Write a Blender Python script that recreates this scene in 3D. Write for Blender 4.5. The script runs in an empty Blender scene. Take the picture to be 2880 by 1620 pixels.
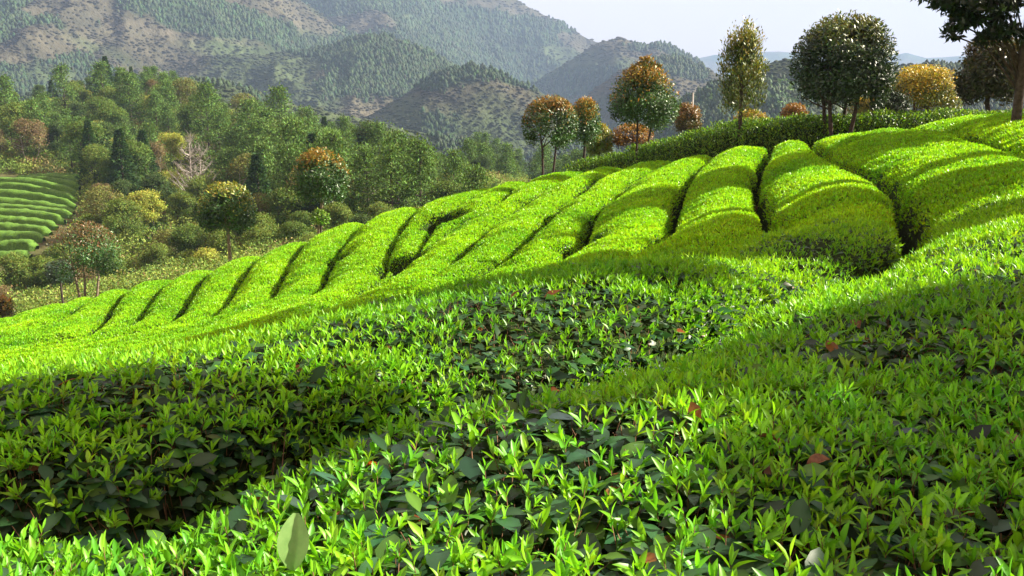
import bpy, math
import numpy as np
from mathutils import Vector
rng = np.random.default_rng(11)
R = math.radians
# ------------------------------------------------------------------ camera, sky, sun, exposure
scn = bpy.context.scene
col = scn.collection
PITCH = 12.5
cam_d = bpy.data.cameras.new("camera"); cam = bpy.data.objects.new("camera", cam_d); col.objects.link(cam)
cam_d.sensor_width = 36.0; cam_d.lens = 36.0 * 2231.0 / 2576.0
cam_d.clip_start = 0.05; cam_d.clip_end = 20000
cam.location = (0, 0, 0); cam.rotation_euler = (R(90 - PITCH), 0, 0)
scn.camera = cam
SUN_AZ, SUN_EL = 80.0, 32.0          # azimuth from the view direction towards the right
w = bpy.data.worlds.new("World"); scn.world = w; w.use_nodes = True
nt = w.node_tree; bg = nt.nodes["Background"]
sky = nt.nodes.new("ShaderNodeTexSky"); sky.sky_type = 'NISHITA'; sky.sun_disc = False
sky.sun_elevation = R(SUN_EL); sky.sun_rotation = R(SUN_AZ); sky.air_density = 1.0; sky.dust_density = 2.5; sky.ozone_density = 1.2
tc = nt.nodes.new("ShaderNodeTexCoord"); mp = nt.nodes.new("ShaderNodeMapping"); mp.inputs['Scale'].default_value = (1.0, 1.0, 5.0)
nz = nt.nodes.new("ShaderNodeTexNoise"); nz.inputs['Scale'].default_value = 1.7; nz.inputs['Detail'].default_value = 6
cr = nt.nodes.new("ShaderNodeValToRGB"); cr.color_ramp.elements[0].position = .34; cr.color_ramp.elements[1].position = .68
mx = nt.nodes.new("ShaderNodeMixRGB"); mx.inputs[2].default_value = (4.9, 3.3, 2.6, 1)
cr.color_ramp.elements[0].color = (.78, .78, .78, 1); cr.color_ramp.elements[1].color = (.95, .95, .95, 1)
L = nt.links.new
L(tc.outputs['Generated'], mp.inputs[0]); L(mp.outputs[0], nz.inputs['Vector']); L(nz.outputs['Fac'], cr.inputs[0])
L(cr.outputs[0], mx.inputs[0]); L(sky.outputs[0], mx.inputs[1]); L(mx.outputs[0], bg.inputs[0])
bg.inputs[1].default_value = 0.068
sd = bpy.data.lights.new("sun", 'SUN'); sd.energy = 5.0; sd.angle = R(0.5); sd.color = (1.0, .90, .72)
sun = bpy.data.objects.new("sun", sd); col.objects.link(sun)
SUNV = np.array([math.sin(R(SUN_AZ)) * math.cos(R(SUN_EL)), math.cos(R(SUN_AZ)) * math.cos(R(SUN_EL)), math.sin(R(SUN_EL))])
sun.rotation_euler = Vector(-SUNV).to_track_quat('-Z', 'Y').to_euler()
scn.view_settings.view_transform = 'Standard'; scn.view_settings.look = 'None'
scn.view_settings.exposure = 1.75; scn.view_settings.gamma = 1.0
scn.cycles.max_bounces = 6; scn.cycles.diffuse_bounces = 3; scn.cycles.glossy_bounces = 2
scn.cycles.transmission_bounces = 4; scn.cycles.volume_bounces = 2; scn.cycles.transparent_max_bounces = 4
scn.cycles.use_adaptive_sampling = True; scn.cycles.adaptive_threshold = 0.015
scn.cycles.use_denoising = True
# ------------------------------------------------------------------ surveying: sight lines to places
F = 2231.; CP = math.cos(R(PITCH)); SP = math.sin(R(PITCH))
def ray(u, v):
    a = (np.asarray(u, float) - 1288) / F; k = (724.5 - np.asarray(v, float)) / F
    y = CP + SP * k
    return a / y, (-SP + CP * k) / y
def P(u, v, Y):
    a, b = ray(u, v); return np.array([a * Y, Y, b * Y])
_t = rng.random((256, 256))
def vnoise(x, y):
    xi = np.floor(x).astype(int); yi = np.floor(y).astype(int); fx = x - xi; fy = y - yi
    fx = fx * fx * (3 - 2 * fx); fy = fy * fy * (3 - 2 * fy)
    g = lambda i, j: _t[i & 255, j & 255]
    return (g(xi, yi) * (1 - fx) + g(xi + 1, yi) * fx) * (1 - fy) + (g(xi, yi + 1) * (1 - fx) + g(xi + 1, yi + 1) * fx) * fy - .5
def fbm(x, y, o=4, ridged=False):
    s = 0; a = 1; x = np.asarray(x, float); y = np.asarray(y, float)
    for i in range(o):
        n = vnoise(x + 17.3 * i, y + 9.1 * i)
        s = s + a * ((.25 - np.abs(n)) * 2 if ridged else n)
        a *= .5; x, y = x * 1.6 - y * 1.2, x * 1.2 + y * 1.6
    return s
def sstep(a, b, x):
    t = np.clip((x - a) / (b - a), 0, 1); return t * t * (3 - 2 * t)
def tps(A, lam, pw=1.5):
    A = np.array(A, float); X = A[:, :2]; n = len(X)
    d = np.linalg.norm(X[:, None] - X[None], axis=2); K = d * d * np.log(d + 1e-12)
    Pm = np.c_[np.ones(n), X]; M = np.zeros((n + 3, n + 3))
    M[:n, :n] = K + np.diag(lam * np.linalg.norm(X, axis=1) ** pw); M[:n, n:] = Pm; M[n:, :n] = Pm.T
    wt = np.linalg.solve(M, np.r_[A[:, 2], 0, 0, 0])
    def f(x, y):
        x = np.asarray(x, float); y = np.asarray(y, float); o = wt[n] + wt[n + 1] * x + wt[n + 2] * y
        for i in range(n):
            r2 = (x - X[i, 0]) ** 2 + (y - X[i, 1]) ** 2
            o = o + wt[i] * .5 * r2 * np.log(r2 + 1e-12)
        return o
    return f
# height of the clipped tops of the tea over the hill (sight line u, v, distance)
CT = [(1288,1449,1.0),(600,1400,1.03),(0,1430,1.0),(2576,1449,.95),(2576,1150,1.35),(1900,1200,1.3),(1288,1150,1.33),(1288,960,1.75),(700,1230,1.3),
(1288,800,2.4),(700,1000,1.85),(0,1150,1.45),(0,1000,2.0),(2576,850,2.05),(2576,700,3.0),(2000,800,2.5),(2576,560,4.9),(2576,490,6.6),(2400,450,8.5),(2576,400,10.),
(1672,662,4.6),(1291,702,3.2),(1048,744,3.0),(909,790,2.75),(650,843,2.7),(400,880,2.65),(0,930,2.7),(1903,600,6.2),(2150,640,4.2),(2311,557,5.8),(2267,446,9.8),(2150,395,13.5),
(2100,470,9.3),(2100,562,7.0),(2040,605,5.8),(2200,520,7.8),(1965,555,8.2),(2000,345,20.5),(1850,370,21),(1820,480,13.2),(1690,560,11),(1590,520,14.),(1730,395,21.5),(1600,410,24),(1500,422,25.5),(1430,615,12.),(1218,664,12.6),
(1353,553,16),(1060,690,13.2),(955,700,15.2),(804,717,17.3),(674,747,18.),(530,791,18.),(426,802,18.8),(333,810,19.6),(215,843,19),(104,858,19),(0,869,18.5),(0,817,24),
(2400,345,14.),(2400,305,18),(2576,285,16),(2300,320,21),(2576,268,20)]
RIM = [(1420,435,26.5),(1280,462,27),(1040,520,26.5),(870,565,26.5),(640,640,26),(450,690,26),(230,735,26.5),(0,800,27)]
XZ = [(0,6.5,-1.62),(-4,8,-2.75),(-4,12,-3.4),(-8,12,-4.0),(-2.5,5.,-1.85),(1.,5.6,-1.25),(-9,7,-3.0),(0,-1.5,-.35),(3,-1,-.1),(-3,-1,-.6),(-5,2,-1.2),(4,2,-.25),(8,5,-.1),(-12,2,-1.9),(9,10,-.2),(12,16,0.1),(-16,12,-4.9),(-22,20,-7.4),(-22,28,-8.8)]
S_ = tps([P(*q) for q in CT + RIM] + [P(*q) * [1.12, 1.18, 1] + [0, 0, -1.6] for q in RIM] + [np.array(p, float) for p in XZ], .02)
def S(x, y): return S_(np.clip(x, -24, 15), np.clip(y, -2, 33))
def hit(u, v, y0=.7, y1=40):
    a, b = ray(u, v); Y = np.geomspace(y0, y1, 900); d = b * Y - S(a * Y, Y); i = np.argmax(d < 0)
    if d[i] >= 0: i = np.argmin(d[300:]) + 300
    return (a * Y[i], Y[i])
def H(*uv): return [hit(*q) for q in uv]
# alleys between the tea rows, in plan
AL = [
 [(11.6,24),(10.3,19),(9.8,17),(8.5,11),(7,7),(5.5,4),(4,1.5),(2.5,0),(0,-1.8),(-9,-2)],
 [(9.8,24),(8.55,19.5),(7.7,15.5),(6.6,11.5),(5.8,9),(4.9,6.5),(3.9,4.4),(2.6,2.4),(1.4,1.0),(.5,.3),(-1,-.2),(-9,-.5)],
 H((2070,361),(2107,390),(2229,416),(2267,446),(2307,509),(2311,557),(2237,609),(2144,646),(1978,709),(1867,761),(1793,805),(1650,870),(1480,940),(1250,985),(1050,1030),(930,1090),(850,1170),(700,1250),(500,1300),(150,1350))+[(-1.3,1.0),(-3,1.15),(-9,2)],
 H((1926,376),(1900,428),(1918,476),(1948,528),(1963,550))+[(1.8,7.2),(1.0,6.2),(.2,5.3),(-.7,4.5),(-2,3.9),(-8,4.2)],
 H((1774,394),(1718,446),(1692,520),(1685,557))+[(1.3,9.5),(.4,7.9),(-.8,6.6),(-2.4,5.7),(-8,5.8)],
 H((1666,407),(1579,448),(1534,490),(1485,528),(1470,575),(1430,615))+[(.1,10.5),(-1.1,8.9),(-2.6,7.8),(-4,7.4),(-9,7.5)],
 H((1555,417),(1500,440),(1440,480),(1353,553),(1291,615),(1218,664))+[(-1.1,11.1),(-2.4,9.7),(-4.2,8.9),(-10,9)],
 H((1440,433),(1400,452),(1230,560),(1187,601),(1156,625),(1090,680))+[(-1.9,12.2),(-3.1,11),(-5,10.4),(-11,10.6)],
 H((1301,462),(1240,510),(1150,555),(1060,620),(1000,665),(950,705))+[(-2.8,13.4),(-4,12.2),(-6,11.6),(-12,12)],
 H((1175,494),(1130,522),(1095,545),(1075,580),(1050,620),(1000,660),(955,700))+[(-2.85,13.6),(-4.1,12.4),(-6,11.8),(-12,12.2)],
 H((1045,521),(1025,545),(999,577),(975,625),(965,665),(955,690))+[(-2.95,14.),(-4.2,12.6),(-6.1,12.1),(-12,12.6)],
 H((909,556),(880,590),(855,617),(822,672),(804,717))+[(-4.3,15.5),(-5.6,14.),(-7.5,13.4),(-13,13.5)],
 H((770,598),(722,661),(693,710),(674,747))+[(-5.7,16.5),(-7.2,15.2),(-13,15)],
 H((644,643),(593,710),(530,791))+[(-7,17),(-9,16.3),(-14,16.2)],
 H((518,680),(493,710),(456,769),(426,802))+[(-8.3,18.1),(-10,17.4),(-15,17.3)],
 H((415,705),(363,765),(333,810))+[(-9.3,18.9),(-11,18.3),(-16,18.3)],
 H((307,730),(237,828))+[(-10.,19.3),(-12,19.2),(-17,19.4)],
 H((222,745),(148,802))+[(-12.2,20.8),(-14,20.3),(-18,20.4)],
 [(-13.6,26),(-13.3,24.6),(-13.2,23),(-14.3,21.9),(-19,21.5)],
 [(-15.4,26.5),(-15,24.8),(-15.4,23.8),(-20,22.9)],
]
HEAD = [(17,18),(11.4,20.2),(9.9,20.2),(7.9,20.4),(6.9,20.8),(5.7,21.6),(4.9,22.6),(3.9,23.9),(2.9,25.3),(1.8,27.2),(-1,30),(-8,30.5),(-17,30.5),(-30,28)]
HOLES = [(hit(1112,540), .42), (hit(992,650), .40), (hit(845,640), .12), (hit(1460,590), .12)]
def resample(c, n=None):
    c = np.array(c, float)
    for _ in range(2):                                                   # corner cutting
        q = .75 * c[:-1] + .25 * c[1:]; r = .25 * c[:-1] + .75 * c[1:]
        c = np.r_[c[:1], np.stack([q, r], 1).reshape(-1, 2), c[-1:]]
    return c
AL[2:] = [[tuple(np.array(c[0]) + (np.array(c[0]) - np.array(c[1])) / np.linalg.norm(np.array(c[0]) - np.array(c[1])) * 7)] + list(c) for c in AL[2:]]
_a = resample(AL[2])[::2]; _t2 = np.gradient(_a, axis=0); _n2 = np.stack([_t2[:, 1], -_t2[:, 0]], 1); _n2 /= np.linalg.norm(_n2, axis=1, keepdims=True)
AL[2] = [tuple(q) for q in _a + _n2 * ((.25 + .22 * (1 - sstep(1.7, 2.8, np.hypot(_a[:, 0], _a[:, 1])))) * (1 - sstep(3.5, 7.5, np.hypot(_a[:, 0], _a[:, 1]))))[:, None]]   # the sight lines above follow the lip of the nearest hedge
ALc = [resample(c) for c in AL]; HEADc = resample(HEAD)
def curve_dist(c, x, y):
    best = np.full(x.shape, 1e9); side = np.zeros(x.shape)
    for p, q in zip(c[:-1], c[1:]):
        d = q - p; L2 = d @ d
        t = np.clip(((x - p[0]) * d[0] + (y - p[1]) * d[1]) / L2, 0, 1)
        dx = x - p[0] - t * d[0]; dy = y - p[1] - t * d[1]; r = np.hypot(dx, dy)
        cr_ = d[0] * dy - d[1] * dx
        m = r < best - 1e-9; best = np.where(m, r, best); side = np.where(m, np.sign(cr_), side)
    return best, side
def rows_at(x, y):
    """row number, distance to the nearest alley"""
    sh = x.shape; x = x.ravel(); y = y.ravel()
    d0 = np.full(x.shape, 1e9); idx = np.zeros(x.shape, int)
    wob = .07 * fbm(x * 1.1, y * 1.1, 3)
    for ci, c in enumerate(ALc):
        d, s = curve_dist(c, x, y); d0 = np.minimum(d0, d + (.12 if ci < 2 else .02 + .07 * sstep(5, 9, y) if ci < 3 else (.08 if ci < 7 else .12))); idx += (s < 0)   # right-hand side of a curve running towards us = outward
    d, s = curve_dist(HEADc, x, y); d0 = np.minimum(d0, d)
    beyond = s < 0
    for (hx, hy), r in HOLES: d0 = np.minimum(d0, np.maximum(np.hypot(x - hx, (y - hy) * .75) - r, 0))
    return idx.reshape(sh), np.maximum(d0 + wob, 0).reshape(sh), beyond.reshape(sh)
def tea_top(x, y, d):
    dome = -.27 * (1 - np.clip(d / .78, 0, 1)) ** 2
    bump = .07 * fbm(x * 1.2, y * 1.2, 3) + .04 * fbm(x * 5, y * 5, 3)
    return S(x, y) - .035 + dome + bump - (.46 + .24 * sstep(2.5, 6, np.hypot(x, y))) * (1 - sstep(.0, .24, d))
def base_near(x, y):
    rim = np.interp(x, [-24, -15, -3, 3, 8, 14, 22], [29, 31, 31, 30, 27.5, 27, 27])
    z = S(x, y) - .78 - .6 * np.maximum(0, y - rim) - .45 * np.maximum(0, -24 - x) - .012 * np.maximum(0, x - 15) + .02 * fbm(x * 3, y * 3, 3)
    return z
FH = [(-500,300,180),(-500,600,75),(-500,800,48),(0,650,75),(250,640,75),(500,640,75),(0,780,62),(400,740,62),(800,640,62),(0,860,45),(800,700,45),(1000,560,75),(1200,520,90),
(0,460,105),(200,460,105),(500,500,110),(800,500,110),(1100,480,120),(1230,475,130),(100,350,145),(400,350,145),(600,380,145),(800,415,145),(1000,450,145),
(0,290,180),(250,255,190),(450,262,190),(600,300,185),(700,315,180),(900,375,172),(1100,430,165),(1250,460,160),(1500,540,150),(2000,570,150),(2576,570,150),(3100,570,150),
(1600,720,80),(2200,720,80),(2900,720,80),(3100,720,60)]
FARp = [P(*q) for q in FH] + [np.array([x, 270., -34.]) for x in (-260, -150, -60, 20, 100, 190)] + [np.array([x, 330., -46.]) for x in (-260, 0, 220)]
F_ = tps(FARp, .0004)
def far_near(x, y):
    return F_(np.clip(x, -230, 230), np.clip(y, 30, 320)) + 1.6 * fbm(x * .04, y * .04, 4)
# mountains: ridges (distance, front slope, back slope, crest line in sight lines)
RG = [
 (3600, .5, .5, 8, [(-900,200),(1500,190),(1650,166),(1700,153),(1740,150),(1800,138),(1850,140),(1900,131),(1960,130),(2060,137),(2150,150),(2220,146),(2280,133),(2330,147),(2380,144),(2420,141),(2500,152),(2800,142),(3400,160)]),
 (1750, .42, .5, 26, [(-900,-120),(0,-260),(400,-210),(700,-120),(950,-150),(1150,-100),(1300,-5),(1400,52),(1480,102),(1560,135),(1650,175),(1800,240),(2000,330),(3400,400)]),
 (1150, .50, .5, 22, [(-900,-420),(0,-330),(400,-230),(640,-110),(740,-10),(830,55),(900,95),(980,150),(1080,200),(1300,300),(1500,420),(3400,600)]),
 (1250, .45, .5, 16, [(-900,700),(1200,330),(1330,210),(1420,160),(1500,112),(1560,98),(1620,113),(1650,105),(1700,128),(1760,160),(1800,188),(1900,235),(2000,300),(3400,600)]),
 (860, .45, .5, 14, [(-900,700),(1200,420),(1400,300),(1480,240),(1560,180),(1640,150),(1700,147),(1780,175),(1850,230),(1950,290),(2100,380),(3400,600)]),
 (820, .42, .5, 14, [(-900,170),(0,190),(300,180),(520,160),(700,140),(820,122),(880,100),(960,92),(1010,100),(1080,130),(1180,190),(1260,240),(1400,330),(1600,460),(3400,700)]),
 (600, .45, .5, 10, [(-900,400),(700,360),(900,310),(1000,250),(1060,205),(1120,178),(1190,164),(1260,176),(1340,215),(1420,262),(1500,310),(1600,380),(1800,500),(3400,700)]),
 (400, .40, .5, 8, [(-900,300),(300,230),(560,225),(700,255),(850,285),(960,312),(1080,338),(1180,360),(1260,405),(1330,450),(1450,520),(3400,800)]),
 (300, .35, .5, 5, [(-900,900),(900,560),(1150,470),(1260,420),(1350,398),(1430,388),(1560,392),(1700,405),(1900,440),(3400,560)]),
 (430, .38, .5, 6, [(-900,1200),(1400,560),(1600,340),(1700,262),(1780,222),(1850,196),(1900,176),(1950,156),(2010,150),(2070,158),(2200,170),(2300,168),(2400,174),(2576,190),(3400,240)]),
]
def mountain(x, y):
    u = x / y * F * (CP + 0) + 1288
    z = np.full(np.shape(x), -60.) + .004 * y
    wx = x + 30 * fbm(x * .006, y * .006, 3); wy = y + 30 * fbm(x * .006 + 40, y * .006 + 7, 3)
    kin = np.zeros(np.shape(x))
    for D, sf, sb, amp, cl in RG:
        c = np.array(cl, float); a, b = ray(c[:, 0], c[:, 1])
        zc = np.interp(x / y, a, b * D)
        t = wy - D
        near = np.clip(np.abs(y - D) / (.10 * D), 0, 1)
        t = t * near + (y - D) * (1 - near)
        f = zc - np.where(t < 0, sf * (np.sqrt(t * t + (.02 * D) ** 2) - .02 * D), sb * t)
        f = f + amp * near * .9 * fbm(x * 2.2 / D + 5, y * 1.2 / D, 3, True) + amp * near ** .7 * 2.7 * fbm(x * 6.0 / D, y * 3.6 / D, 7, True) + amp * .16 * fbm(x * 60. / D, y * 60. / D, 3) - amp * 1.1 * near
        z = np.maximum(z, f)
    return z
def land(x, y):
    x = np.asarray(x, float); y = np.asarray(y, float)
    n = base_near(x, y); f = far_near(x, y)
    k = sstep(230, 300, y)
    g = np.where(y > 225, f * (1 - k) + np.maximum(mountain(x, np.maximum(y, 50)), f * 0 - 55) * k, f)
    nn = np.where(y < 90, n, -1e3)
    h = np.maximum(nn, np.where(y > 36, g, -1e3)); h = np.where((y <= 36) & (nn < g) & (y > 30), g, h)
    return np.where(y <= 30, np.maximum(n, -45 + .0 * n), h)
# ------------------------------------------------------------------ materials
def mat(name, base=(.5, .5, .5), rough=.6, attr=False, trans=0., spec=.4, noise=None, bump=None, tcol=None):
    m = bpy.data.materials.new(name); m.use_nodes = True; t = m.node_tree; b = t.nodes["Principled BSDF"]; l = t.links.new
    b.inputs['Roughness'].default_value = rough; b.inputs['Specular IOR Level'].default_value = spec
    src = None
    if attr:
        at = t.nodes.new("ShaderNodeAttribute"); at.attribute_name = "Col"; src = at.outputs['Color']
    if noise:
        tcn = t.nodes.new("ShaderNodeTexCoord"); n = t.nodes.new("ShaderNodeTexNoise"); n.inputs['Scale'].default_value = noise[0]; n.inputs['Detail'].default_value = 6
        n.inputs['Roughness'].default_value = .65
        l(tcn.outputs['Object'], n.inputs['Vector'])
        r = t.nodes.new("ShaderNodeValToRGB"); r.color_ramp.elements[0].position = .36; r.color_ramp.elements[1].position = .64
        r.color_ramp.elements[0].color = (*noise[1], 1); r.color_ramp.elements[1].color = (*noise[2], 1); l(n.outputs['Fac'], r.inputs[0])
        if src is not None:
            mm = t.nodes.new("ShaderNodeMixRGB"); mm.blend_type = 'MULTIPLY'; mm.inputs[0].default_value = 1; l(src, mm.inputs[1]); l(r.outputs[0], mm.inputs[2]); src = mm.outputs[0]
        else: src = r.outputs[0]
    if src is not None: l(src, b.inputs['Base Color'])
    else: b.inputs['Base Color'].default_value = (*base, 1)
    if bump:
        tcn = t.nodes.new("ShaderNodeTexCoord"); n = t.nodes.new("ShaderNodeTexNoise"); n.inputs['Scale'].default_value = bump[0]; n.inputs['Detail'].default_value = 5
        l(tcn.outputs['Object'], n.inputs['Vector'])
        bp = t.nodes.new("ShaderNodeBump"); bp.inputs['Strength'].default_value = bump[1]; bp.inputs['Distance'].default_value = bump[2]
        l(n.outputs['Fac'], bp.inputs['Height']); l(bp.outputs[0], b.inputs['Normal'])
    if trans:
        tr = t.nodes.new("ShaderNodeBsdfTranslucent"); mxs = t.nodes.new("ShaderNodeMixShader"); mxs.inputs[0].default_value = trans
        if tcol and src is not None:
            g = t.nodes.new("ShaderNodeMixRGB"); g.blend_type = 'MULTIPLY'; g.inputs[0].default_value = 1; g.inputs[2].default_value = (*tcol, 1); l(src, g.inputs[1]); l(g.outputs[0], tr.inputs[0])
        elif src is not None: l(src, tr.inputs[0])
        else: tr.inputs[0].default_value = (*base, 1)
        l(b.outputs[0], mxs.inputs[1]); l(tr.outputs[0], mxs.inputs[2]); l(mxs.outputs[0], t.nodes["Material Output"].inputs[0])
    return m
M_LEAF = mat("tea_leaf", attr=True, rough=.38, trans=.40, spec=.32, tcol=(1.3, 1.15, .4))
M_TREE = mat("tree_leaf", attr=True, rough=.42, trans=.22, spec=.5, tcol=(1.4, 1.1, .5))
M_WOODL = mat("forest_leaf", attr=True, rough=.7, trans=.25, spec=.15, tcol=(1.2, 1.1, .6))
M_TWIG = mat("tea_twig", rough=.8, noise=(60., (.10, .05, .025), (.24, .13, .07)))
M_BARK = mat("bark", rough=.85, noise=(18., (.03, .022, .016), (.09, .07, .055)), bump=(30., .6, .02))
M_PALEBARK = mat("pale_bark", rough=.85, noise=(14., (.12, .09, .06), (.30, .24, .17)), bump=(30., .6, .02))
M_GREYBARK = mat("grey_bark", rough=.9, noise=(3., (.20, .18, .16), (.42, .38, .34)))
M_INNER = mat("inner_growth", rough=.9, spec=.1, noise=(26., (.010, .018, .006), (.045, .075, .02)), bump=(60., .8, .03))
M_SOIL = mat("soil", rough=.95, spec=.1, attr=True, noise=(.9, (.55, .55, .55), (1.3, 1.25, 1.2)), bump=(9., .6, .05))
M_MTN = mat("mountain", rough=1., spec=.0, attr=True, noise=(.045, (.72, .76, .76), (1.22, 1.2, 1.2)), bump=(.16, 1., 5.))
M_POLE = mat("concrete_pole", rough=.8, noise=(4., (.55, .54, .52), (.72, .71, .69)))
M_DEAD = mat("dead_leaf", rough=.55, trans=.15, noise=(40., (.12, .045, .02), (.30, .14, .06)))
M_PALELEAF = mat("pale_old_leaf", rough=.4, trans=.3, noise=(30., (.17, .33, .09), (.26, .44, .14)))
M_FARTEA = mat("clipped_tea", rough=.8, noise=(7., (.05, .13, .012), (.13, .27, .025)), bump=(16., .8, .08))
# ------------------------------------------------------------------ mesh helpers
def mesh_obj(name, verts, faces, m, parent=None, colr=None, smooth=False, link=True):
    """faces: array (n,3) or (n,4), or a list of such arrays"""
    me = bpy.data.meshes.new(name)
    if not isinstance(faces, list): faces = [faces]
    faces = [np.asarray(f, np.int32) for f in faces if len(f)]
    verts = np.asarray(verts, np.float32)
    me.vertices.add(len(verts)); me.vertices.foreach_set('co', verts.ravel())
    loops = np.concatenate([f.ravel() for f in faces]); tot = np.concatenate([np.full(len(f), f.shape[1], np.int32) for f in faces])
    me.loops.add(len(loops)); me.loops.foreach_set('vertex_index', loops)
    me.polygons.add(len(tot)); st = np.r_[0, np.cumsum(tot)[:-1]].astype(np.int32)
    me.polygons.foreach_set('loop_start', st); me.polygons.foreach_set('loop_total', tot)
    if smooth: me.polygons.foreach_set('use_smooth', np.ones(len(tot), bool))
    if colr is not None:
        ca = me.color_attributes.new("Col", 'BYTE_COLOR' if False else 'FLOAT_COLOR', 'POINT')
        ca.data.foreach_set('color', np.c_[np.clip(colr, 0, 1), np.ones(len(colr))].astype(np.float32).ravel())
    me.update(); me.validate()
    me.materials.append(m)
    o = bpy.data.objects.new(name, me)
    if link: col.objects.link(o)
    if parent is not None: o.parent = parent
    return o
def empty(name, label, cat, loc=(0, 0, 0), group=None):
    o = bpy.data.objects.new(name, None); o.empty_display_size = .2; col.objects.link(o); o.location = loc
    return tag(o, label, cat, group)
def tag(o, label, cat, group=None, kind=None):
    o['label'] = label; o['category'] = cat
    if group: o['group'] = group
    if kind: o['kind'] = kind
    return o
def norm(v): return v / np.maximum(np.linalg.norm(v, axis=-1, keepdims=True), 1e-9)
class Leaves:
    """collects leaf blades as arrays"""
    def __init__(s): s.v = []; s.c = []; s.f3 = []; s.f4 = []; s.n = 0
    def add(s, pos, ax, nrm, ln, wd, colr, detail=1, bend=.25, fold=.25):
        ax = norm(ax); side = norm(np.cross(ax, nrm)); up = np.cross(side, ax); n = len(pos)
        if n == 0: return
        ln = np.broadcast_to(ln, n)[:, None]; wd = np.broadcast_to(wd, n)[:, None]; b = np.broadcast_to(bend, n)[:, None]
        def pt(t, w_): return pos + ax * ln * t + side * wd * w_ * .5 + up * (np.abs(w_) * wd * fold * .5 - b * ln * t * t)
        if detail == 0: pts = [pt(0, 0), pt(.5, -1), pt(1, 0), pt(.5, 1)]; f4 = [(0, 1, 2, 3)]; f3 = []
        elif detail == 1: pts = [pt(0, 0), pt(.45, -1), pt(.5, 0), pt(.45, 1), pt(1, 0)]; f4 = []; f3 = [(0, 2, 1), (0, 3, 2), (1, 2, 4), (2, 3, 4)]
        else:
            pts = [pt(0, 0), pt(.25, -.72), pt(.25, 0), pt(.25, .72), pt(.5, -1), pt(.5, 0), pt(.5, 1), pt(.78, -.68), pt(.78, 0), pt(.78, .68), pt(1, 0)]
            f3 = [(0, 2, 1), (0, 3, 2), (7, 8, 10), (8, 9, 10)]; f4 = [(1, 2, 5, 4), (2, 3, 6, 5), (4, 5, 8, 7), (5, 6, 9, 8)]
        k = len(pts); V = np.stack(pts, 1).reshape(-1, 3); off = s.n + np.arange(n)[:, None, None] * k
        s.v.append(V)
        cc = np.repeat(colr, k, 0)
        if detail == 2:                                                   # paler midrib
            cc = cc.reshape(n, k, 3).copy(); cc[:, [0, 2, 5, 8]] *= 1.3; cc = cc.reshape(-1, 3)
        s.c.append(cc)
        if f3: s.f3.append((np.array(f3)[None] + off).reshape(-1, 3))
        if f4: s.f4.append((np.array(f4)[None] + off).reshape(-1, 4))
        s.n += n * k
    def obj(s, name, m, parent=None, smooth=False, link=True):
        fs = []
        if s.f3: fs.append(np.concatenate(s.f3))
        if s.f4: fs.append(np.concatenate(s.f4))
        return mesh_obj(name, np.concatenate(s.v), fs, m, parent, np.concatenate(s.c), smooth, link)
def rdir(n): return norm(rng.normal(size=(n, 3)))
def jit(c, n, a=.25, b=.12):
    c = np.array(c, float)
    return np.clip(c[None] * (1 + a * rng.normal(size=(n, 1))) * (1 + b * rng.normal(size=(n, 3))), .003, .95)
class Tubes:
    def __init__(s): s.v = []; s.f = []; s.n = 0
    def add(s, pts, rad, sides=6):
        pts = np.array(pts, float); k = len(pts)
        tan = norm(np.gradient(pts, axis=0)); ref = np.array([.31, .95, .05]); e1 = norm(np.cross(tan, ref)); e2 = np.cross(tan, e1)
        th = np.linspace(0, 2 * math.pi, sides, endpoint=False)
        ring = pts[:, None] + np.array(rad)[:, None, None] * (np.cos(th)[None, :, None] * e1[:, None] + np.sin(th)[None, :, None] * e2[:, None])
        s.v.append(ring.reshape(-1, 3)); i = np.arange(k - 1)[:, None] * sides; j = np.arange(sides)[None]; jn = (j + 1) % sides
        s.f.append(np.stack([i + j, i + jn, i + sides + jn, i + sides + j], -1).reshape(-1, 4) + s.n); s.n += k * sides
    def prisms(s, p, q, r):                                              # many thin twigs at once
        n = len(p); th = np.array([0, 2.1, 4.2]); off = np.stack([np.cos(th), np.sin(th), 0 * th], 1)
        a = p[:, None] + off[None] * r; b = q[:, None] + off[None] * r * .7
        s.v.append(np.concatenate([a, b], 1).reshape(-1, 3)); o = s.n + np.arange(n)[:, None, None] * 6
        s.f.append((np.array([(0, 1, 4, 3), (1, 2, 5, 4), (2, 0, 3, 5), (3, 4, 5, 3)])[None, :3] + o).reshape(-1, 4)); s.n += n * 6
    def obj(s, name, m, parent=None, link=True, smooth=True): return mesh_obj(name, np.concatenate(s.v), np.concatenate(s.f), m, parent, None, smooth, link)
# ------------------------------------------------------------------ ground: one sheet from the tea hill to the foot of the mountains
def sheet(name, A_, Y_, zf, m, cf, keep=None):
    A2, Y2 = np.meshgrid(A_, Y_); X2 = A2 * Y2 if keep != 'xy' else A2
    Z = zf(X2, Y2); n, k = Z.shape
    i = np.arange(n - 1)[:, None] * k + np.arange(k - 1)[None]
    f = np.stack([i, i + 1, i + k + 1, i + k], -1).reshape(-1, 4)
    o = mesh_obj(name, np.stack([X2, Y2, Z], -1).reshape(-1, 3), f, m, None, cf(X2, Y2, Z).reshape(-1, 3), True)
    o['kind'] = 'structure'; return X2, Y2, Z
def soil_col(x, y, z):
    a = np.array([.075, .042, .024]); b = np.array([.07, .095, .03]); c = np.array([.12, .105, .05])
    k = sstep(32, 45, y)[..., None]; n = np.clip(.5 + 1.2 * fbm(x * .08, y * .08, 4), 0, 1)[..., None]
    return a * (1 - k) + k * (b * (1 - n) + c * n)
xs = np.r_[np.linspace(-260, -30, 90)[:-1], np.linspace(-30, 24, 180), np.linspace(24, 230, 80)[1:]]
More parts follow.
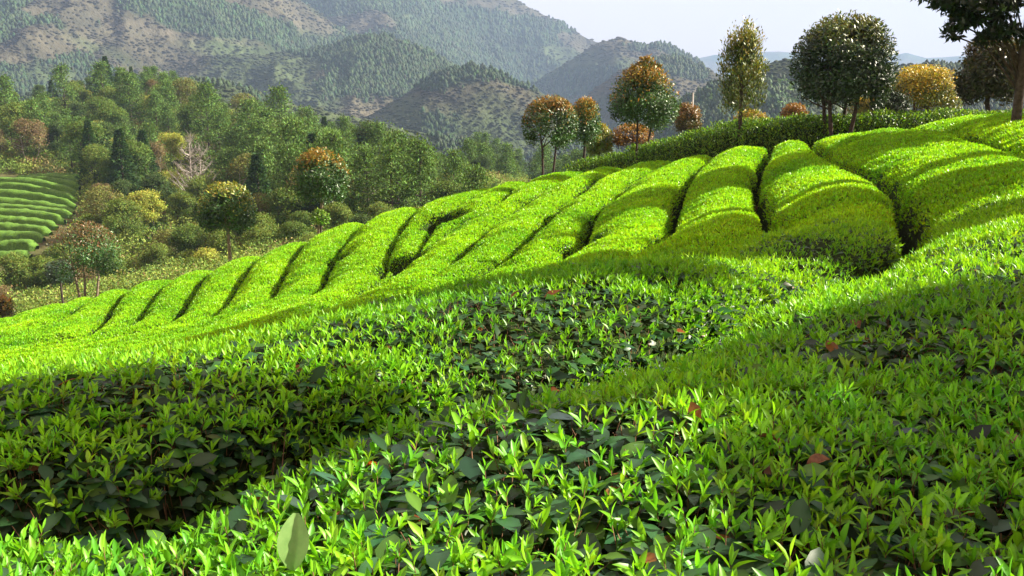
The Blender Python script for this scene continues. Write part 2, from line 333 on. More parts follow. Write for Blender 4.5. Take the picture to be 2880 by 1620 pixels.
ys = np.r_[np.linspace(-6, 36, 150)[:-1], np.geomspace(36, 262, 190)]
sheet("ground", xs, ys, land, M_SOIL, soil_col, keep='xy')
# mountains
PINE = np.array([.027, .045, .021]); OLIVE = np.array([.058, .078, .038]); BROWN = np.array([.084, .072, .056]); PALE = np.array([.11, .098, .075])
def cover(x, y, z):
    """what grows there: pine share, bare-scrub share"""
    d = np.maximum(y, 100)
    n1 = fbm(x * 11 / d ** .9 * .5 + 3, z * .022 + y * .004, 4); n2 = fbm(x * .010 + 31, y * .007 + z * .01, 4)
    el = z / d
    pine = sstep(.02, .16, n1 + .25 * (.10 - np.clip(el, -.1, .2)) * 2)
    bare = sstep(-.16, .14, n2 + (el - .03) * 5.0)
    return pine, bare
def mtn_col(x, y, z):
    pine, bare = cover(x, y, z); pine = pine[..., None]; bare = bare[..., None]
    n = np.clip(.5 + 1.3 * fbm(x * .03, y * .03 + z * .03, 4), 0, 1)[..., None]
    bare = bare * .8; c = OLIVE * (1 - bare) + BROWN * bare
    tr = .6 * sstep(.36, .5, fbm(x * .012 + 70, z * .06 + y * .006, 3))[..., None]
    c = c * (.75 + .5 * n); c = c * (1 - .6 * tr) + PALE * .6 * tr
    return c * (1 - pine) + PINE * (1 + .5 * n) * pine
am = np.linspace(-.86, .86, 760)
def mz(x, y):
    k = sstep(232, 300, y); return (land(x, y)) - .4 * (1 - k)
MX, MY, MZ = sheet("mountains", am, np.geomspace(250, 5200, 620), mz, M_MTN, mtn_col)
# ------------------------------------------------------------------ tea rows
def tea_grid():
    a = np.linspace(-.92, .92, 760); y = np.geomspace(.42, 31.5, 1150)
    A2, Y2 = np.meshgrid(a, y); X2 = A2 * Y2
    idx, d, bey = rows_at(X2, Y2)
    return X2, Y2, idx, d, bey
X2, Y2, IDX, DG, BEY = tea_grid()
ZT = tea_top(X2, Y2, DG)
LAB = {
1:"tea hedge at the upper right corner behind the others, below the big dark trunk",
2:"shaded tea hedge along the right edge, just behind the nearest hedge",
3:"nearest tea hedge filling the bottom and right, large dark leaves and single bright shoots",
4:"long tea hedge behind the nearest one, its crest sweeping across from the left edge",
5:"plump rounded tea hedge with a bright lit patch, second beyond the nearest sweeping hedge",
6:"tea hedge with alternating sun and shade bands below the slender tall tree",
7:"tea hedge curving down between two dark alleys, shaded upper end below the topknot tree",
8:"narrow tea hedge reaching the skyline right of the two-trunked round tree",
9:"sunlit tea hedge whose upper end meets the foot of the two-trunked round tree",
10:"slim sunlit tea hedge ending short at a dark hole in the middle of the slope",
11:"short bulging tea hedge between two dark holes in the middle of the slope",
12:"sunlit tea hedge left of the short bulging one, black alley on its right",
13:"sunlit tea hedge below the orange topped round tree, dark alleys on both sides",
14:"broad sunlit tea hedge left of the one under the orange topped tree",
15:"sunlit tea hedge just right of the foot of the yellow topped round tree",
16:"sunlit tea hedge below the yellow topped round tree",
17:"sunlit tea hedge between the yellow topped tree and the reddish loose tree",
18:"sunlit tea hedge below the reddish loose tree at left",
19:"low sunlit tea hedge left of the reddish loose tree",
20:"farthest left tea hedge, a thin bright strip at the left edge of the slope"}
# cell data
v00 = np.stack([X2, Y2, ZT], -1)
e1 = v00[:-1, 1:] - v00[:-1, :-1]; e2 = v00[1:, :-1] - v00[:-1, :-1]
NR = np.cross(e1, e2); AR = np.linalg.norm(NR, axis=-1); NR = NR / AR[..., None]
CEN = (v00[:-1, :-1] + v00[1:, 1:]) * .5
DIST = np.linalg.norm(CEN, axis=-1)
FACING = -(NR * CEN).sum(-1) / DIST
cell_idx = IDX[:-1, :-1]; cell_d = np.minimum(DG[:-1, :-1], DG[1:, 1:]); cell_ok = (~BEY[:-1, :-1]) & (cell_d > .02) & (cell_idx >= 1) & (cell_idx <= 20)
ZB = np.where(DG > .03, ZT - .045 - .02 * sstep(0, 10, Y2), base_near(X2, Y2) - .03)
def slope_frac(n): return np.clip(1 - n[:, 2], 0, 1)
def scatter(mask, dens):
    lam = np.where(mask, AR * dens, 0).ravel(); cnt = rng.poisson(lam); ids = np.repeat(np.arange(lam.size), cnt)
    r = rng.random((len(ids), 2)); i, j = np.divmod(ids, AR.shape[1])
    p = v00[i, j] + e1[i, j] * r[:, :1] + e2[i, j] * r[:, 1:]
    return p, NR[i, j], DIST[i, j], cell_d[i, j]
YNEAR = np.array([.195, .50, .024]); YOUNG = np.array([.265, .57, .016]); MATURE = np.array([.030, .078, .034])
def bush_tint(p):
    a = fbm(p[:, 0] * .9, p[:, 1] * .9, 3); b = fbm(p[:, 0] * 2.3 + 50, p[:, 1] * 2.3, 2)
    return np.stack([1 + .55 * a + .25 * b, 1 + .30 * a + .12 * b, 1 + .0 * a], 1)
for k in range(1, 21):
    mk = cell_ok & (cell_idx == k)
    if not mk.any(): continue
    ii, jj = np.nonzero(mk); c0 = CEN[ii, jj].mean(0)
    t = empty("tea_hedge", LAB[k], "tea hedge", (0, 0, 0), "long clipped tea hedges on the near slope")
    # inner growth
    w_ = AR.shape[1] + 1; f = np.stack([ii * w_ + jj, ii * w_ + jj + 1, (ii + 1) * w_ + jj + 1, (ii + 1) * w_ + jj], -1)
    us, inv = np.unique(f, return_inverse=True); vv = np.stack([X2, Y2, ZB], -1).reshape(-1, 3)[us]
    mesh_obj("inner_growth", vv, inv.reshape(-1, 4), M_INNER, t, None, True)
    lv = Leaves(); tw = Tubes()
    vis = mk & (FACING > -.3)
    # --- near: real shoots
    def shoots(p, n, detail, sc, nl):
        N = len(p)
        if not N: return
        st = slope_frac(n)
        ax0 = norm(np.array([0, 0, 1.]) * .9 + n * .5 + .36 * rng.normal(size=(N, 3)))
        h = (.014 + .045 * rng.random(N) ** 1.8) * sc; base = p - ax0 * .012
        tip = base + ax0 * h[:, None]
        hue = rng.random(N)[:, None]
        vs = .62 + .7 * rng.random(N); sc = sc * vs; h = h * vs
        kk = sstep(2.0, 7.5, np.linalg.norm(p, axis=1))[:, None]
        cy = bush_tint(p) * (YNEAR * (1 - kk) + YOUNG * kk) * (.75 + .5 * rng.random((N, 1))) * np.where(hue < .25, np.array([[.62, .8, 1.]]), np.where(hue > .9, np.array([[1.25, .98, 1.2]]), 1.))
        az = rng.random(N) * 6.283
        for q in range(nl):
            a = az + q * 2.4; rad = np.stack([np.cos(a), np.sin(a), 0 * a], 1)
            spread = (.05 if q == 0 else .12 + .20 * q) + .16 * rng.random(N)
            d = norm(ax0 + rad * spread[:, None]); ln = sc * ((.021 if q == 0 else .021 + .0045 * q) + .010 * rng.random(N))
            at = tip - ax0 * (h * (.22 * q))[:, None]
            lv.add(at, d, norm(np.cross(np.cross(d, rad * -1 + .01), d) + 1e-6), ln, ln * (.22 if q == 0 else .33), cy * (1.12 - .13 * q), detail, .12 + .15 * q * rng.random(N), .5)
        if detail == 2: tw.prisms(base - ax0 * .03, tip, .0011)
    dn = np.where(DIST < 2.6, 1450, np.where(DIST < 5, 1500, 1450)) * np.clip(1.3 - 1.0 * (1 - NR[..., 2]), .72, 1)
    patch = .45 + 1.15 * np.clip(.5 + 1.7 * fbm(CEN[..., 0] * 2.2, CEN[..., 1] * 2.2, 3), 0, 1)
    p, n, ds, cd = scatter(vis & (DIST < 2.6), dn * patch); shoots(p, n, 2, .90, 4)
    p, n, ds, cd = scatter(vis & (DIST >= 2.6) & (DIST < 8), dn * patch); shoots(p, n, 1, .95, 3)
    # --- near: mature leaves under the shoots
    for lo, hi, den, det, sz in ((0, 2.6, 3300, 2, .88), (2.6, 5.2, 2300, 1, .9), (5.2, 8, 420, 1, .8)):
        p, n, ds, cd = scatter(vis & (DIST >= lo) & (DIST < hi), den * (.75 + .5 * (1 - NR[..., 2])))
        N = len(p)
        if N:
            a = rng.random(N) * 6.283; rad = np.stack([np.cos(a), np.sin(a), .25 * rng.normal(size=N)], 1)
            d = norm(rad + .25 * n); nn = norm(n * .7 + np.array([0, 0, .6]) + .35 * rng.normal(size=(N, 3)))
            ln = sz * (.032 + .052 * rng.random(N) ** 2.0)
            c = jit(MATURE * (1.25 if hi < 8 else 1.7), N, .3, .15); br = rng.random(N) < .012; c[br] = jit([.26, .10, .03], br.sum())
            md = rng.random(N) < .22; c[md] = jit([.08, .20, .03], md.sum())
            lv.add(p - n * (-.012 + .05 * rng.random((N, 1))), d, nn, ln, ln * (.46 + .12 * rng.random(N)), c, det, .1 + .3 * rng.random(N), .18)
    # twigs
    p, n, ds, cd = scatter(vis & (DIST < 3.4), 420)
    if len(p):
        q = p - n * .005 + .012 * rng.normal(size=p.shape); tw.prisms(q - np.array([0, 0, .14]) + .05 * rng.normal(size=p.shape) * [1, 1, 0], q, .0016)
    # --- far: single blades
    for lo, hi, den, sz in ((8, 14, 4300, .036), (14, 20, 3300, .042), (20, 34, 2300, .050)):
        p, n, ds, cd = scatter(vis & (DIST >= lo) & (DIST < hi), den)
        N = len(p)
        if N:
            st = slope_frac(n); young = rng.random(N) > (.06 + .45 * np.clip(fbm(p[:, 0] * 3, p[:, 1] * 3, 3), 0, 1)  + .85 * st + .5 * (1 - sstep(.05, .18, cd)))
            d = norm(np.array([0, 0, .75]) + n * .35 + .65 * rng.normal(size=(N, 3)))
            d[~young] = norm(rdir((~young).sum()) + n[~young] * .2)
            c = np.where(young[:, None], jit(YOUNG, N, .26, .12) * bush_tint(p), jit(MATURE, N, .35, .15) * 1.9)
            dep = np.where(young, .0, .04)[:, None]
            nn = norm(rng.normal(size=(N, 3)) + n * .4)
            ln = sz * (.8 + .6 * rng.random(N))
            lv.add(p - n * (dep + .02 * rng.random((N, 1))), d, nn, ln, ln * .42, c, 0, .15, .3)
    if lv.n: lv.obj("foliage", M_LEAF, t)
    if tw.n: tw.obj("twigs", M_TWIG, t)
# ------------------------------------------------------------------ trees with round crowns
def crown(center, rad, n, leaf, pal, clumps=46, top=(.6, .12, .02), topf=.25, spread=.30, hollow=.55, updir=.2, stray=0, squash=None, det=1, seed=None):
    """leaf blades in clumps through an ellipsoid; new growth of another colour on the upper outside"""
    lv = Leaves(); rad = np.array(rad, float); n = int(n * 2)
    cd = rdir(clumps); cd[:, 2] = np.where(cd[:, 2] < -.72, -cd[:, 2], cd[:, 2])
    cr_ = (hollow + (1 - hollow) * rng.random(clumps) ** .5)[:, None]; cc = cd * cr_ * .84
    if squash: cc[:, :2] *= squash(cc[:, 2])[:, None]
    cl = rng.integers(0, clumps, n); q = cc[cl] + spread * .55 * rng.normal(size=(n, 3)) * np.array([1, 1, .8])
    r = np.linalg.norm(q, axis=1, keepdims=True); q = np.where(r > 1.02, q / r * (1.02 - .04 * rng.random((n, 1))), q)
    r = np.linalg.norm(q, axis=1)
    tone = rng.normal(size=clumps)[cl] * .16
    cgr = jit(pal, n, .25, .12) * (1 + tone[:, None])
    tf = sstep(topf - .3, topf + .6, q[:, 2] + .10 * rng.normal(size=n) + 1.2 * tone + .25 * (r - .9))
    isnew = (rng.random(n) < tf * .95) & (r > .62)
    mx_ = (.4 + .6 * rng.random(n))[:, None]
    cgr = np.where(isnew[:, None], jit(top, n, .25, .15) * mx_ + cgr * (1 - mx_), cgr)
    out = norm(q / rad); d = norm(out * .6 + rdir(n) * .9 + np.array([0, 0, updir]))
    nn = norm(out + .7 * rdir(n) + np.array([0, 0, .3]))
    ln = leaf * (.7 + .6 * rng.random(n))
    lv.add(np.array(center) + q * rad, d, nn, ln, ln * .42, cgr, det, .2, .2)
    return lv
def stems(base, center, rad, nst, r0, spread=.35, limbs=5):
    tb = Tubes(); base = np.array(base, float); center = np.array(center, float); rad = np.array(rad, float)
    for s in range(nst):
        a = s * 6.283 / nst + .6 + rng.random() * .5
        off = np.array([math.cos(a), math.sin(a), 0]) * (0 if nst == 1 else 1)
        b0 = base + off * r0 * 1.1; b1 = center + off * rad * spread + np.array([0, 0, -rad[2] * .75])
        b2 = center + off * rad * spread * 1.3 + np.array([0, 0, rad[2] * .35])
        m = (b0 * .55 + b1 * .45) + rng.normal(size=3) * .04 * rad + off * rad * .02
        pts = np.array([b0 - [0, 0, .15], b0 + (m - b0) * .12, m, b1, (b1 + b2) / 2 + rng.normal(size=3) * .04 * rad, b2])
        r = r0 * (1 if nst == 1 else .72); tb.add(pts, [r * 1.5, r * 1.1, r * .9, r * .75, r * .5, r * .15], 8)
        for l_ in range(limbs):
            f = .05 + .8 * rng.random(); s0 = b1 + (b2 - b1) * f - [0, 0, rad[2] * .1]
            dd = rdir(1)[0]; dd[2] = abs(dd[2]) * .7 + .3; dd = norm(dd)
            e = s0 + dd * rad * (.55 + .2 * rng.random())
            tb.add([s0, (s0 + e) / 2 + [0, 0, -.03 * rad[2]], e], [r * .45, r * .3, r * .1], 5)
    return tb
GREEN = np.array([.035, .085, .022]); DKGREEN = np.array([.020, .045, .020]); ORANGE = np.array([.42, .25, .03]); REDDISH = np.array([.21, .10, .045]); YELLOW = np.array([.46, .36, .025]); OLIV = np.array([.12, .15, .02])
def gz(x, y): return float(land(np.array([x]), np.array([y]))[0])
def round_tree(label, cu, cv, wpx, hpx, bu, bv, Y, n=5200, leaf=.085, pal=GREEN, top=ORANGE, topf=.2, nst=1, r0=.05, bark=M_BARK, name="round_tree", group="round crowned trees along the edge of the tea slope", base_z=None, cat="tree", **kw):
    c = P(cu, cv, Y); sc = Y / F; rad = (wpx * sc / 2, wpx * sc / 2, hpx * sc / 2)
    b = P(bu, bv, Y); z = gz(b[0], Y); b[2] = z if base_z is None else base_z
    t = empty(name, label, cat, tuple(b), group)
    loc = lambda p: np.array(p) - b
    crown(loc(c), rad, n, leaf, pal, top=top, topf=topf, **kw).obj("crown", M_TREE, t)
    stems((0, 0, 0), loc(c), rad, nst, r0).obj("trunk", bark, t)
    return t
round_tree("reddish topped loose round tree with pale multiple trunk at the left of the slope", 212, 640, 172, 165, 215, 735, 30, n=4200, pal=GREEN * 2.0, top=REDDISH, topf=.28, nst=3, r0=.07, bark=M_PALEBARK, clumps=34, spread=.34)
round_tree("round tree with yellow orange cap and thin pale trunk, second round tree from left", 570, 530, 142, 145, 566, 632, 30, pal=GREEN * 1.7, top=OLIV * 1.9 + ORANGE * .25, topf=.32, r0=.07, bark=M_PALEBARK, leaf=.10)
round_tree("dense ball shaped tree with bright orange cap, third round tree from left", 808, 450, 140, 150, 784, 580, 30, n=6500, pal=GREEN * 1.7, top=ORANGE, topf=.42, r0=.07, bark=M_PALEBARK, leaf=.10)
round_tree("two trunked round tree with rust coloured top, standing in front of the misty valley", 1384, 318, 136, 148, 1376, 436, 28.5, n=6500, pal=GREEN * 1.5, top=ORANGE * [.8, .75, 1], topf=.30, nst=2, r0=.065)
round_tree("narrower rusty topped tree touching the right side of the two trunked round tree", 1472, 318, 82, 140, 1456, 425, 30, n=3800, pal=GREEN * 1.9, top=ORANGE, topf=.4, nst=1, r0=.06)
round_tree("small yellow green bush tree right of the two adjoining round trees", 1508, 358, 66, 92, 1500, 415, 31, n=2600, pal=[.14, .24, .03], top=YELLOW * .8, topf=.0, r0=.04)
t7 = round_tree("tall round tree with glossy pale leaves and a loose tuft on its orange top", 1620, 255, 172, 175, 1606, 392, 27, n=8500, pal=GREEN * 1.5, top=ORANGE, topf=.45, nst=2, r0=.06)
# its tuft
cc = P(1625, 168, 27) - np.array(t7.location); lvt = crown(cc, (.42, .35, .30), 420, .10, OLIV, clumps=9, top=ORANGE * .8, topf=-.2, spread=.3); lvt.obj("top_tuft", M_TREE, t7)
tb = Tubes()
for q in range(6): tb.add([cc + [0, 0, -.6], cc + [.12 * (q - 2.5), .05 * (q % 3), .25 * rng.random()]], [.012, .004], 4)
tb.obj("branch", M_BARK, t7)
round_tree("low orange brown bush behind the trunks of the tufted round tree", 1590, 345, 105, 66, 1590, 380, 31, n=1900, pal=[.10, .06, .02], top=ORANGE * .9, topf=-.3, name="rounded_bush", cat="bush", group="rounded bushes behind the tall hedge")
round_tree("small round tree with coral red top standing behind the tall hedge", 1730, 303, 72, 84, 1730, 360, 33, n=2600, pal=[.09, .10, .03], top=[.27, .16, .05], topf=-.1, r0=.06)
# slender tall tree
def slim(z): return np.interp(z, [-1, -.6, -.2, .3, .7, 1], [.55, .95, 1.15, .95, .75, .42])
round_tree("tall slender upright tree with thin yellowish foliage against the sky", 1868, 190, 124, 278, 1853, 372, 24.5, n=4300, leaf=.085, pal=[.10, .15, .03], top=[.30, .31, .04], topf=.1, nst=1, r0=.075, clumps=80, spread=.25, hollow=.2, updir=1.4, squash=slim, name="slender_tree")
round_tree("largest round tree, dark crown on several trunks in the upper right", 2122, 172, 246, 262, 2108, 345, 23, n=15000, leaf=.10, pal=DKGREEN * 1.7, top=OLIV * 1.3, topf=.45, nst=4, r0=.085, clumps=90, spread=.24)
# skirts of its crown: lower drooping foliage
round_tree("wide yellow domed tree right of the largest round tree", 2322, 236, 190, 138, 2320, 300, 28, n=6500, pal=[.14, .20, .04], top=[.58, .46, .04], topf=.05, nst=2, r0=.07)
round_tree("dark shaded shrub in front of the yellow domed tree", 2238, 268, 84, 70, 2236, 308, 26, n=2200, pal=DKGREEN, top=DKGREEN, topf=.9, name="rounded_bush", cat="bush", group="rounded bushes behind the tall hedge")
round_tree("pale yellow bush seen between the trunks of the largest round tree", 2190, 275, 110, 62, 2190, 310, 29, n=2200, pal=[.18, .22, .05], top=YELLOW, topf=.0, name="rounded_bush", cat="bush", group="rounded bushes behind the tall hedge")
round_tree("small orange red bush left of the trunks of the largest round tree", 1998, 288, 62, 56, 1998, 318, 31, n=1500, pal=[.14, .11, .03], top=[.36, .20, .04], topf=-.3, name="rounded_bush", cat="bush", group="rounded bushes behind the tall hedge")
round_tree("small bright yellow bush right of the trunk of the slender tree", 1888, 303, 84, 52, 1888, 330, 31, n=1500, pal=[.20, .20, .03], top=YELLOW, topf=-.3, name="rounded_bush", cat="bush", group="rounded bushes behind the tall hedge")
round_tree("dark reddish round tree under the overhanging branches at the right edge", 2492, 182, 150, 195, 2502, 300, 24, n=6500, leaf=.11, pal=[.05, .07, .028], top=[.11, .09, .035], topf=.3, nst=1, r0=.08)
round_tree("small bright green bush beside the trunk of the orange capped ball tree", 806, 548, 44, 44, 806, 575, 29.5, n=900, pal=[.14, .28, .03], top=[.2, .35, .04], topf=.4, name="rounded_bush", cat="bush", group="bushes beyond the left rim of the tea slope")
round_tree("bluish green shrub at the foot of the reddish loose tree", 150, 690, 74, 74, 150, 740, 31, n=1500, pal=[.05, .10, .06], top=[.08, .13, .08], topf=.6, name="rounded_bush", cat="bush", group="bushes beyond the left rim of the tea slope")
round_tree("orange tinged bush cut by the left edge of the picture", 4, 772, 60, 66, 4, 815, 30, n=1100, pal=[.10, .10, .03], top=ORANGE, topf=.0, name="rounded_bush", cat="bush", group="bushes beyond the left rim of the tea slope")
# big dark tree at the right edge with overhanging branches, and the shade trees that stand to the right of the frame
def shade_tree(label, x, y, zc, rad, n, leaf=.15, r0=.1, nst=1, name="broadleaf_tree", group="broadleaf trees shading the tea from the right", boughs=(), pal=DKGREEN):
    z = gz(x, y); t = empty(name, label, "tree", (x, y, z), group)
    lv = crown((0, 0, zc - z), rad, int(n * 1.5), leaf, pal, top=OLIV, topf=.5, clumps=40, spread=.22, hollow=.3, det=1)
    tb = stems((0, 0, 0), (0, 0, zc - z), rad, nst, r0, .3, 5)
    for (bx, by, bz, r_, m_) in boughs:                                   # hanging boughs: world positions
        p1 = np.array([bx - x, by - y, bz - z]); p0 = np.array([0, 0, max(1.2, bz - z - 1.0)])
        l2 = crown(p1, (r_, r_, r_ * .55), m_, leaf, pal, top=OLIV, topf=.9, clumps=10, spread=.3, hollow=.2)
        lv.v += l2.v; lv.c += l2.c; lv.f3 += [f + lv.n for f in l2.f3]; lv.n += l2.n
        tb.add([p0, (p0 + p1) / 2 + [0, 0, .25], p1], [r0 * .4, r0 * .22, .012], 5)
    lv.obj("crown", M_TREE, t); tb.obj("trunk", M_BARK, t); return t
Yb = 15.
bp = lambda u, v, Y=Yb, r=.34, m=240: (*P(u, v, Y), r, m)
bx, by, _z = P(2556, 300, Yb)
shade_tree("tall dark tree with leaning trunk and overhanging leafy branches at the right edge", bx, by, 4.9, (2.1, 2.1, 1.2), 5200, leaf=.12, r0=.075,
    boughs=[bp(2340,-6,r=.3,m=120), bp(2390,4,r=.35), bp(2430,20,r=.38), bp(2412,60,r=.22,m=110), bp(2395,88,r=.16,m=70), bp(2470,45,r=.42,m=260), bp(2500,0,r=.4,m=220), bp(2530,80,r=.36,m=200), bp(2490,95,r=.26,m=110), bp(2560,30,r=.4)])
SH = [(5.0,2.9,2.4,(1.6,.34,.42),620),(7.0,3.1,2.5,(1.5,.75,.8),3300),(6.4,2.15,2.4,(1.2,.5,.42),3000),(4.7,4.85,2.4,(1.2,.48,.4),2400),(7.6,7.2,2.4,(1.3,.85,.6),3800),(8.5,9.8,2.5,(2.1,1.7,.8),9000),(10.4,12.1,2.6,(2.2,.28,.4),1000),(13.0,16.8,3.3,(2.6,1.8,1.2),6500)]
for i, q in enumerate(SH):
    shade_tree("broadleaf tree outside the right edge of the view", *q, r0=.06)
# ------------------------------------------------------------------ tall hedge behind the rows
hp = [(1440,418,28.6),(1520,398,28),(1600,378,27.3),(1700,348,26),(1850,314,24.8),(2000,291,24),(2120,290,23.4),(2300,282,23),(2480,286,22.6),(2600,280,22),(2800,270,21)]
HP = np.array([P(*q) for q in hp])
tt = np.linspace(0, 1, 400); s_ = np.r_[0, np.cumsum(np.linalg.norm(np.diff(HP[:, :2], axis=0), axis=1))]; s_ /= s_[-1]
HX, HY, HZ = (np.interp(tt, s_, HP[:, i]) for i in range(3))
hed = empty("tall_hedge", "long unclipped dark green hedge running behind the tea rows under the round trees", "hedge", (0, 0, 0))
N = 60000; k = rng.random(N); th = rng.random(N) * math.pi * 1.15 - .25
cx = np.interp(k, tt, HX); cy = np.interp(k, tt, HY); top = np.interp(k, tt, HZ); bz = base_near(cx, cy)
wob = 1 + .14 * fbm(k * 60, k * 0 + 3, 3); hh = (top - bz) * wob
p = np.stack([cx + .15 * rng.normal(size=N), cy - .75 * np.cos(th) * (1 + .2 * fbm(k * 90, th * 2, 2)), bz + hh * np.clip(np.sin(th), 0, 1) ** .6 * (.93 + .1 * rng.random(N))], 1)
out = norm(np.stack([0 * th, -np.cos(th), np.sin(th) + .2], 1))
lv = Leaves(); lv.add(p, norm(rdir(N) * .8 + out * .4 + [0, 0, .55]), norm(out + .6 * rdir(N)), .075 * (.7 + .6 * rng.random(N)), .032, np.where((rng.random(N) < .62)[:, None], jit([.17, .34, .03], N), jit([.05, .13, .03], N)), 1, .2, .2)
lv.obj("foliage", M_LEAF, hed)
th2 = np.linspace(-.2, math.pi, 14); K, T2 = np.meshgrid(tt[::3], th2, indexing='ij'); cx = np.interp(K, tt, HX); cy = np.interp(K, tt, HY); bz = base_near(cx, cy); hh = np.interp(K, tt, HZ) - bz
V = np.stack([cx, cy - .62 * np.cos(T2), bz + hh * .9 * np.clip(np.sin(T2), -.1, 1)], -1).reshape(-1, 3); r_, c_ = K.shape
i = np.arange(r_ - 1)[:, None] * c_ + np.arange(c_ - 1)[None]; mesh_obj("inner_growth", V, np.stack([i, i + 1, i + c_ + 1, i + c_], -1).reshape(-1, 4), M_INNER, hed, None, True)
# ------------------------------------------------------------------ wooded hill at the left
def tree_meshes():
    out = {}
    def fin(key, lv, tb, bark):
        a = lv.obj("crown", M_WOODL, link=False) if lv is not None else None; b = tb.obj("trunk", bark, link=False); out[key] = (a, b)
    for v in range(4):                                                   # pines: tiered irregular crowns, height about 1 unit = 10 m
        lv = Leaves(); tb = Tubes(); h = 9 + v; tb.add([(0, 0, -.6), (.1, .05, h * .5), (0, 0, h)], [.2, .13, .03], 6)
        for z in np.linspace(.22 + .05 * (v % 2), 1.0, 11):
            env = (1.02 - z) ** .75 * (3.2 + .5 * v) + .3
            for _ in range(7):
                a = rng.random() * 6.28; r = env * (.35 + .65 * rng.random()); c = np.array([math.cos(a) * r, math.sin(a) * r, z * h - .12 * r + .3 * rng.normal()])
                m = 44; q = c + rng.normal(size=(m, 3)) * [.55, .55, .26]
                lv.add(q, norm(rdir(m) + [0, 0, .5]), rdir(m), .42, .16, jit(np.array([.095, .175, .040]) * (1.1 + .2 * rng.normal()), m, .3, .1), 0, .1, .2)
                tb.add([(0, 0, z * h - .3 - .1 * r), tuple(c)], [.05, .015], 3)
        fin('pine%d' % v, lv, tb, M_BARK)
    for v in range(2):                                                   # cedar spires
        lv = Leaves(); tb = Tubes(); h = 9 + 2 * v; tb.add([(0, 0, -.6), (0, 0, h)], [.18, .03], 6)
        m = 3600; z = rng.random(m) ** 1.2; a = rng.random(m) * 6.28; r = (1.03 - z) * 2.2 * (.55 + .45 * rng.random(m)) * (1 + .18 * np.sin(z * 42 + 2 * a)); q = np.stack([r * np.cos(a), r * np.sin(a), .1 * h + z * h * .9 - .1 * r], 1)
        lv.add(q, norm(np.stack([np.cos(a), np.sin(a), -.1 + 0 * a], 1) + .5 * rdir(m)), rdir(m), .45, .16, jit([.045, .095, .03], m), 0, .2, .2); fin('cedar%d' % v, lv, tb, M_BARK)
    for v, (pal, tp, cl, sp) in enumerate([([.08, .15, .03], [.13, .20, .04], 30, .3), ([.12, .19, .04], [.18, .25, .05], 26, .28), ([.34, .40, .07], [.42, .45, .09], 20, .26), ([.17, .14, .07], [.20, .16, .075], 22, .34), ([.15, .17, .05], [.20, .22, .06], 24, .36), ([.06, .11, .035], [.08, .13, .04], 30, .26)]):
        h = 7.; lv = crown((0, 0, 4.6), (3.0, 3.0, 3.1), 4600 if v not in (3, 4) else 2600, .27, pal, clumps=cl, top=tp, topf=.1, spread=sp, hollow=.4, det=0)
        fin('broad%d' % v, lv, stems((0, 0, -.3), (0, 0, 4.6), (3, 3, 3.1), 2, .14), M_GREYBARK if v in (3, 4) else M_BARK)
    for v in range(2):                                                   # bare trees
        tb = Tubes(); h = 9.; tb.add([(0, 0, -.4), (.15, 0, h * .5), (0, 0, h)], [.14, .09, .012], 5)
        for _ in range(46):
            z = .25 + .7 * rng.random(); a = rng.random() * 6.28; ln = (1.15 - z) * 3.2; s0 = np.array([.1, 0, z * h]); e = s0 + np.array([math.cos(a), math.sin(a), .75]) * ln
            mid = (s0 + e) / 2 - [0, 0, .25]; tb.add([s0, mid, e], [.045, .03, .01], 3)
            for _k in range(3):
                f = s0 + (e - s0) * (.4 + .5 * rng.random()); tb.add([f, f + rdir(1)[0] * .7 + [0, 0, .4]], [.02, .006], 3)
        out['bare%d' % v] = (None, tb.obj("trunk", M_GREYBARK, link=False))
    return out
TM = tree_meshes()
NAMES = {'pine': 'pine_tree', 'ceda': 'cedar_tree', 'broa': 'broadleaf_tree', 'bare': 'bare_tree'}
def plant(key, x, y, s, label, group, cat="tree", sx=1.0):
    z = gz(x, y) - .15
    t = empty(NAMES[key[:4]], label, cat, (x, y, z), group); t.scale = (s * sx, s * sx, s); t.rotation_euler = (0, 0, rng.random() * 6.28)
    for o in TM[key]:
        if o is not None:
            c = o.copy(); c.parent = t; col.objects.link(c)
    return t
def plant_uv(key, u, v_top, Y, s, label, group, **k):
    a, b = ray(u, v_top); return plant(key, a * Y, Y, s, label, group, **k)
GR = "trees on the wooded hill beyond the tea slope"
special = [
 ('broad2',385,255,160,.72,"pale yellow budding tree high on the wooded hill"),
 ('broad2',215,240,172,.5,"small yellow green budding tree near the top of the wooded hill"),
 ('broad2',305,400,118,.75,"yellow green budding tree above the terraced tea patch"),
 ('broad2',425,355,125,.8,"pale budding tree in the middle of the wooded hill"),
 ('broad2',250,330,140,.5,"small lime budding tree on the upper wooded hill, left of the middle"),
 ('broad2',420,440,100,.55,"low lime budding tree above the bare twin tree"),
 ('broad4',470,250,165,1.0,"fan shaped greyish green half bare tree near the hilltop"),
 ('broad4',610,235,160,.9,"thin grey half leafless tree on the skyline right of the hilltop"),
 ('bare0',480,410,92,.95,"bare pale branched tree in front of the wooded hill"),
 ('bare1',505,410,93,.85,"bare pale tree standing close beside another bare one on the right"),
 ('bare0',940,500,75,.55,"small bare tree just beyond the rim of the tea slope"),
 ('broad5',925,285,118,1.12,"broad dark tree with uneven top right of the orange capped ball tree"),
 ('pine3',700,235,130,1.0,"large spreading pine standing out on the skyline left of centre"),
 ('pine1',770,290,135,.9,"dark pine right of the large spreading pine"),
 ('cedar1',815,290,140,.75,"narrow dark cedar spire behind the orange capped ball tree"),
 ('cedar0',265,165,188,.95,"pointed dark conifer at the very top of the wooded hill"),
]
used = []
for key, u, v, Y, s, lab in special:
    a, b = ray(u, v); plant(key, a * Y, Y, s, lab, GR); used.append((a * Y, Y, 2.6 * s))
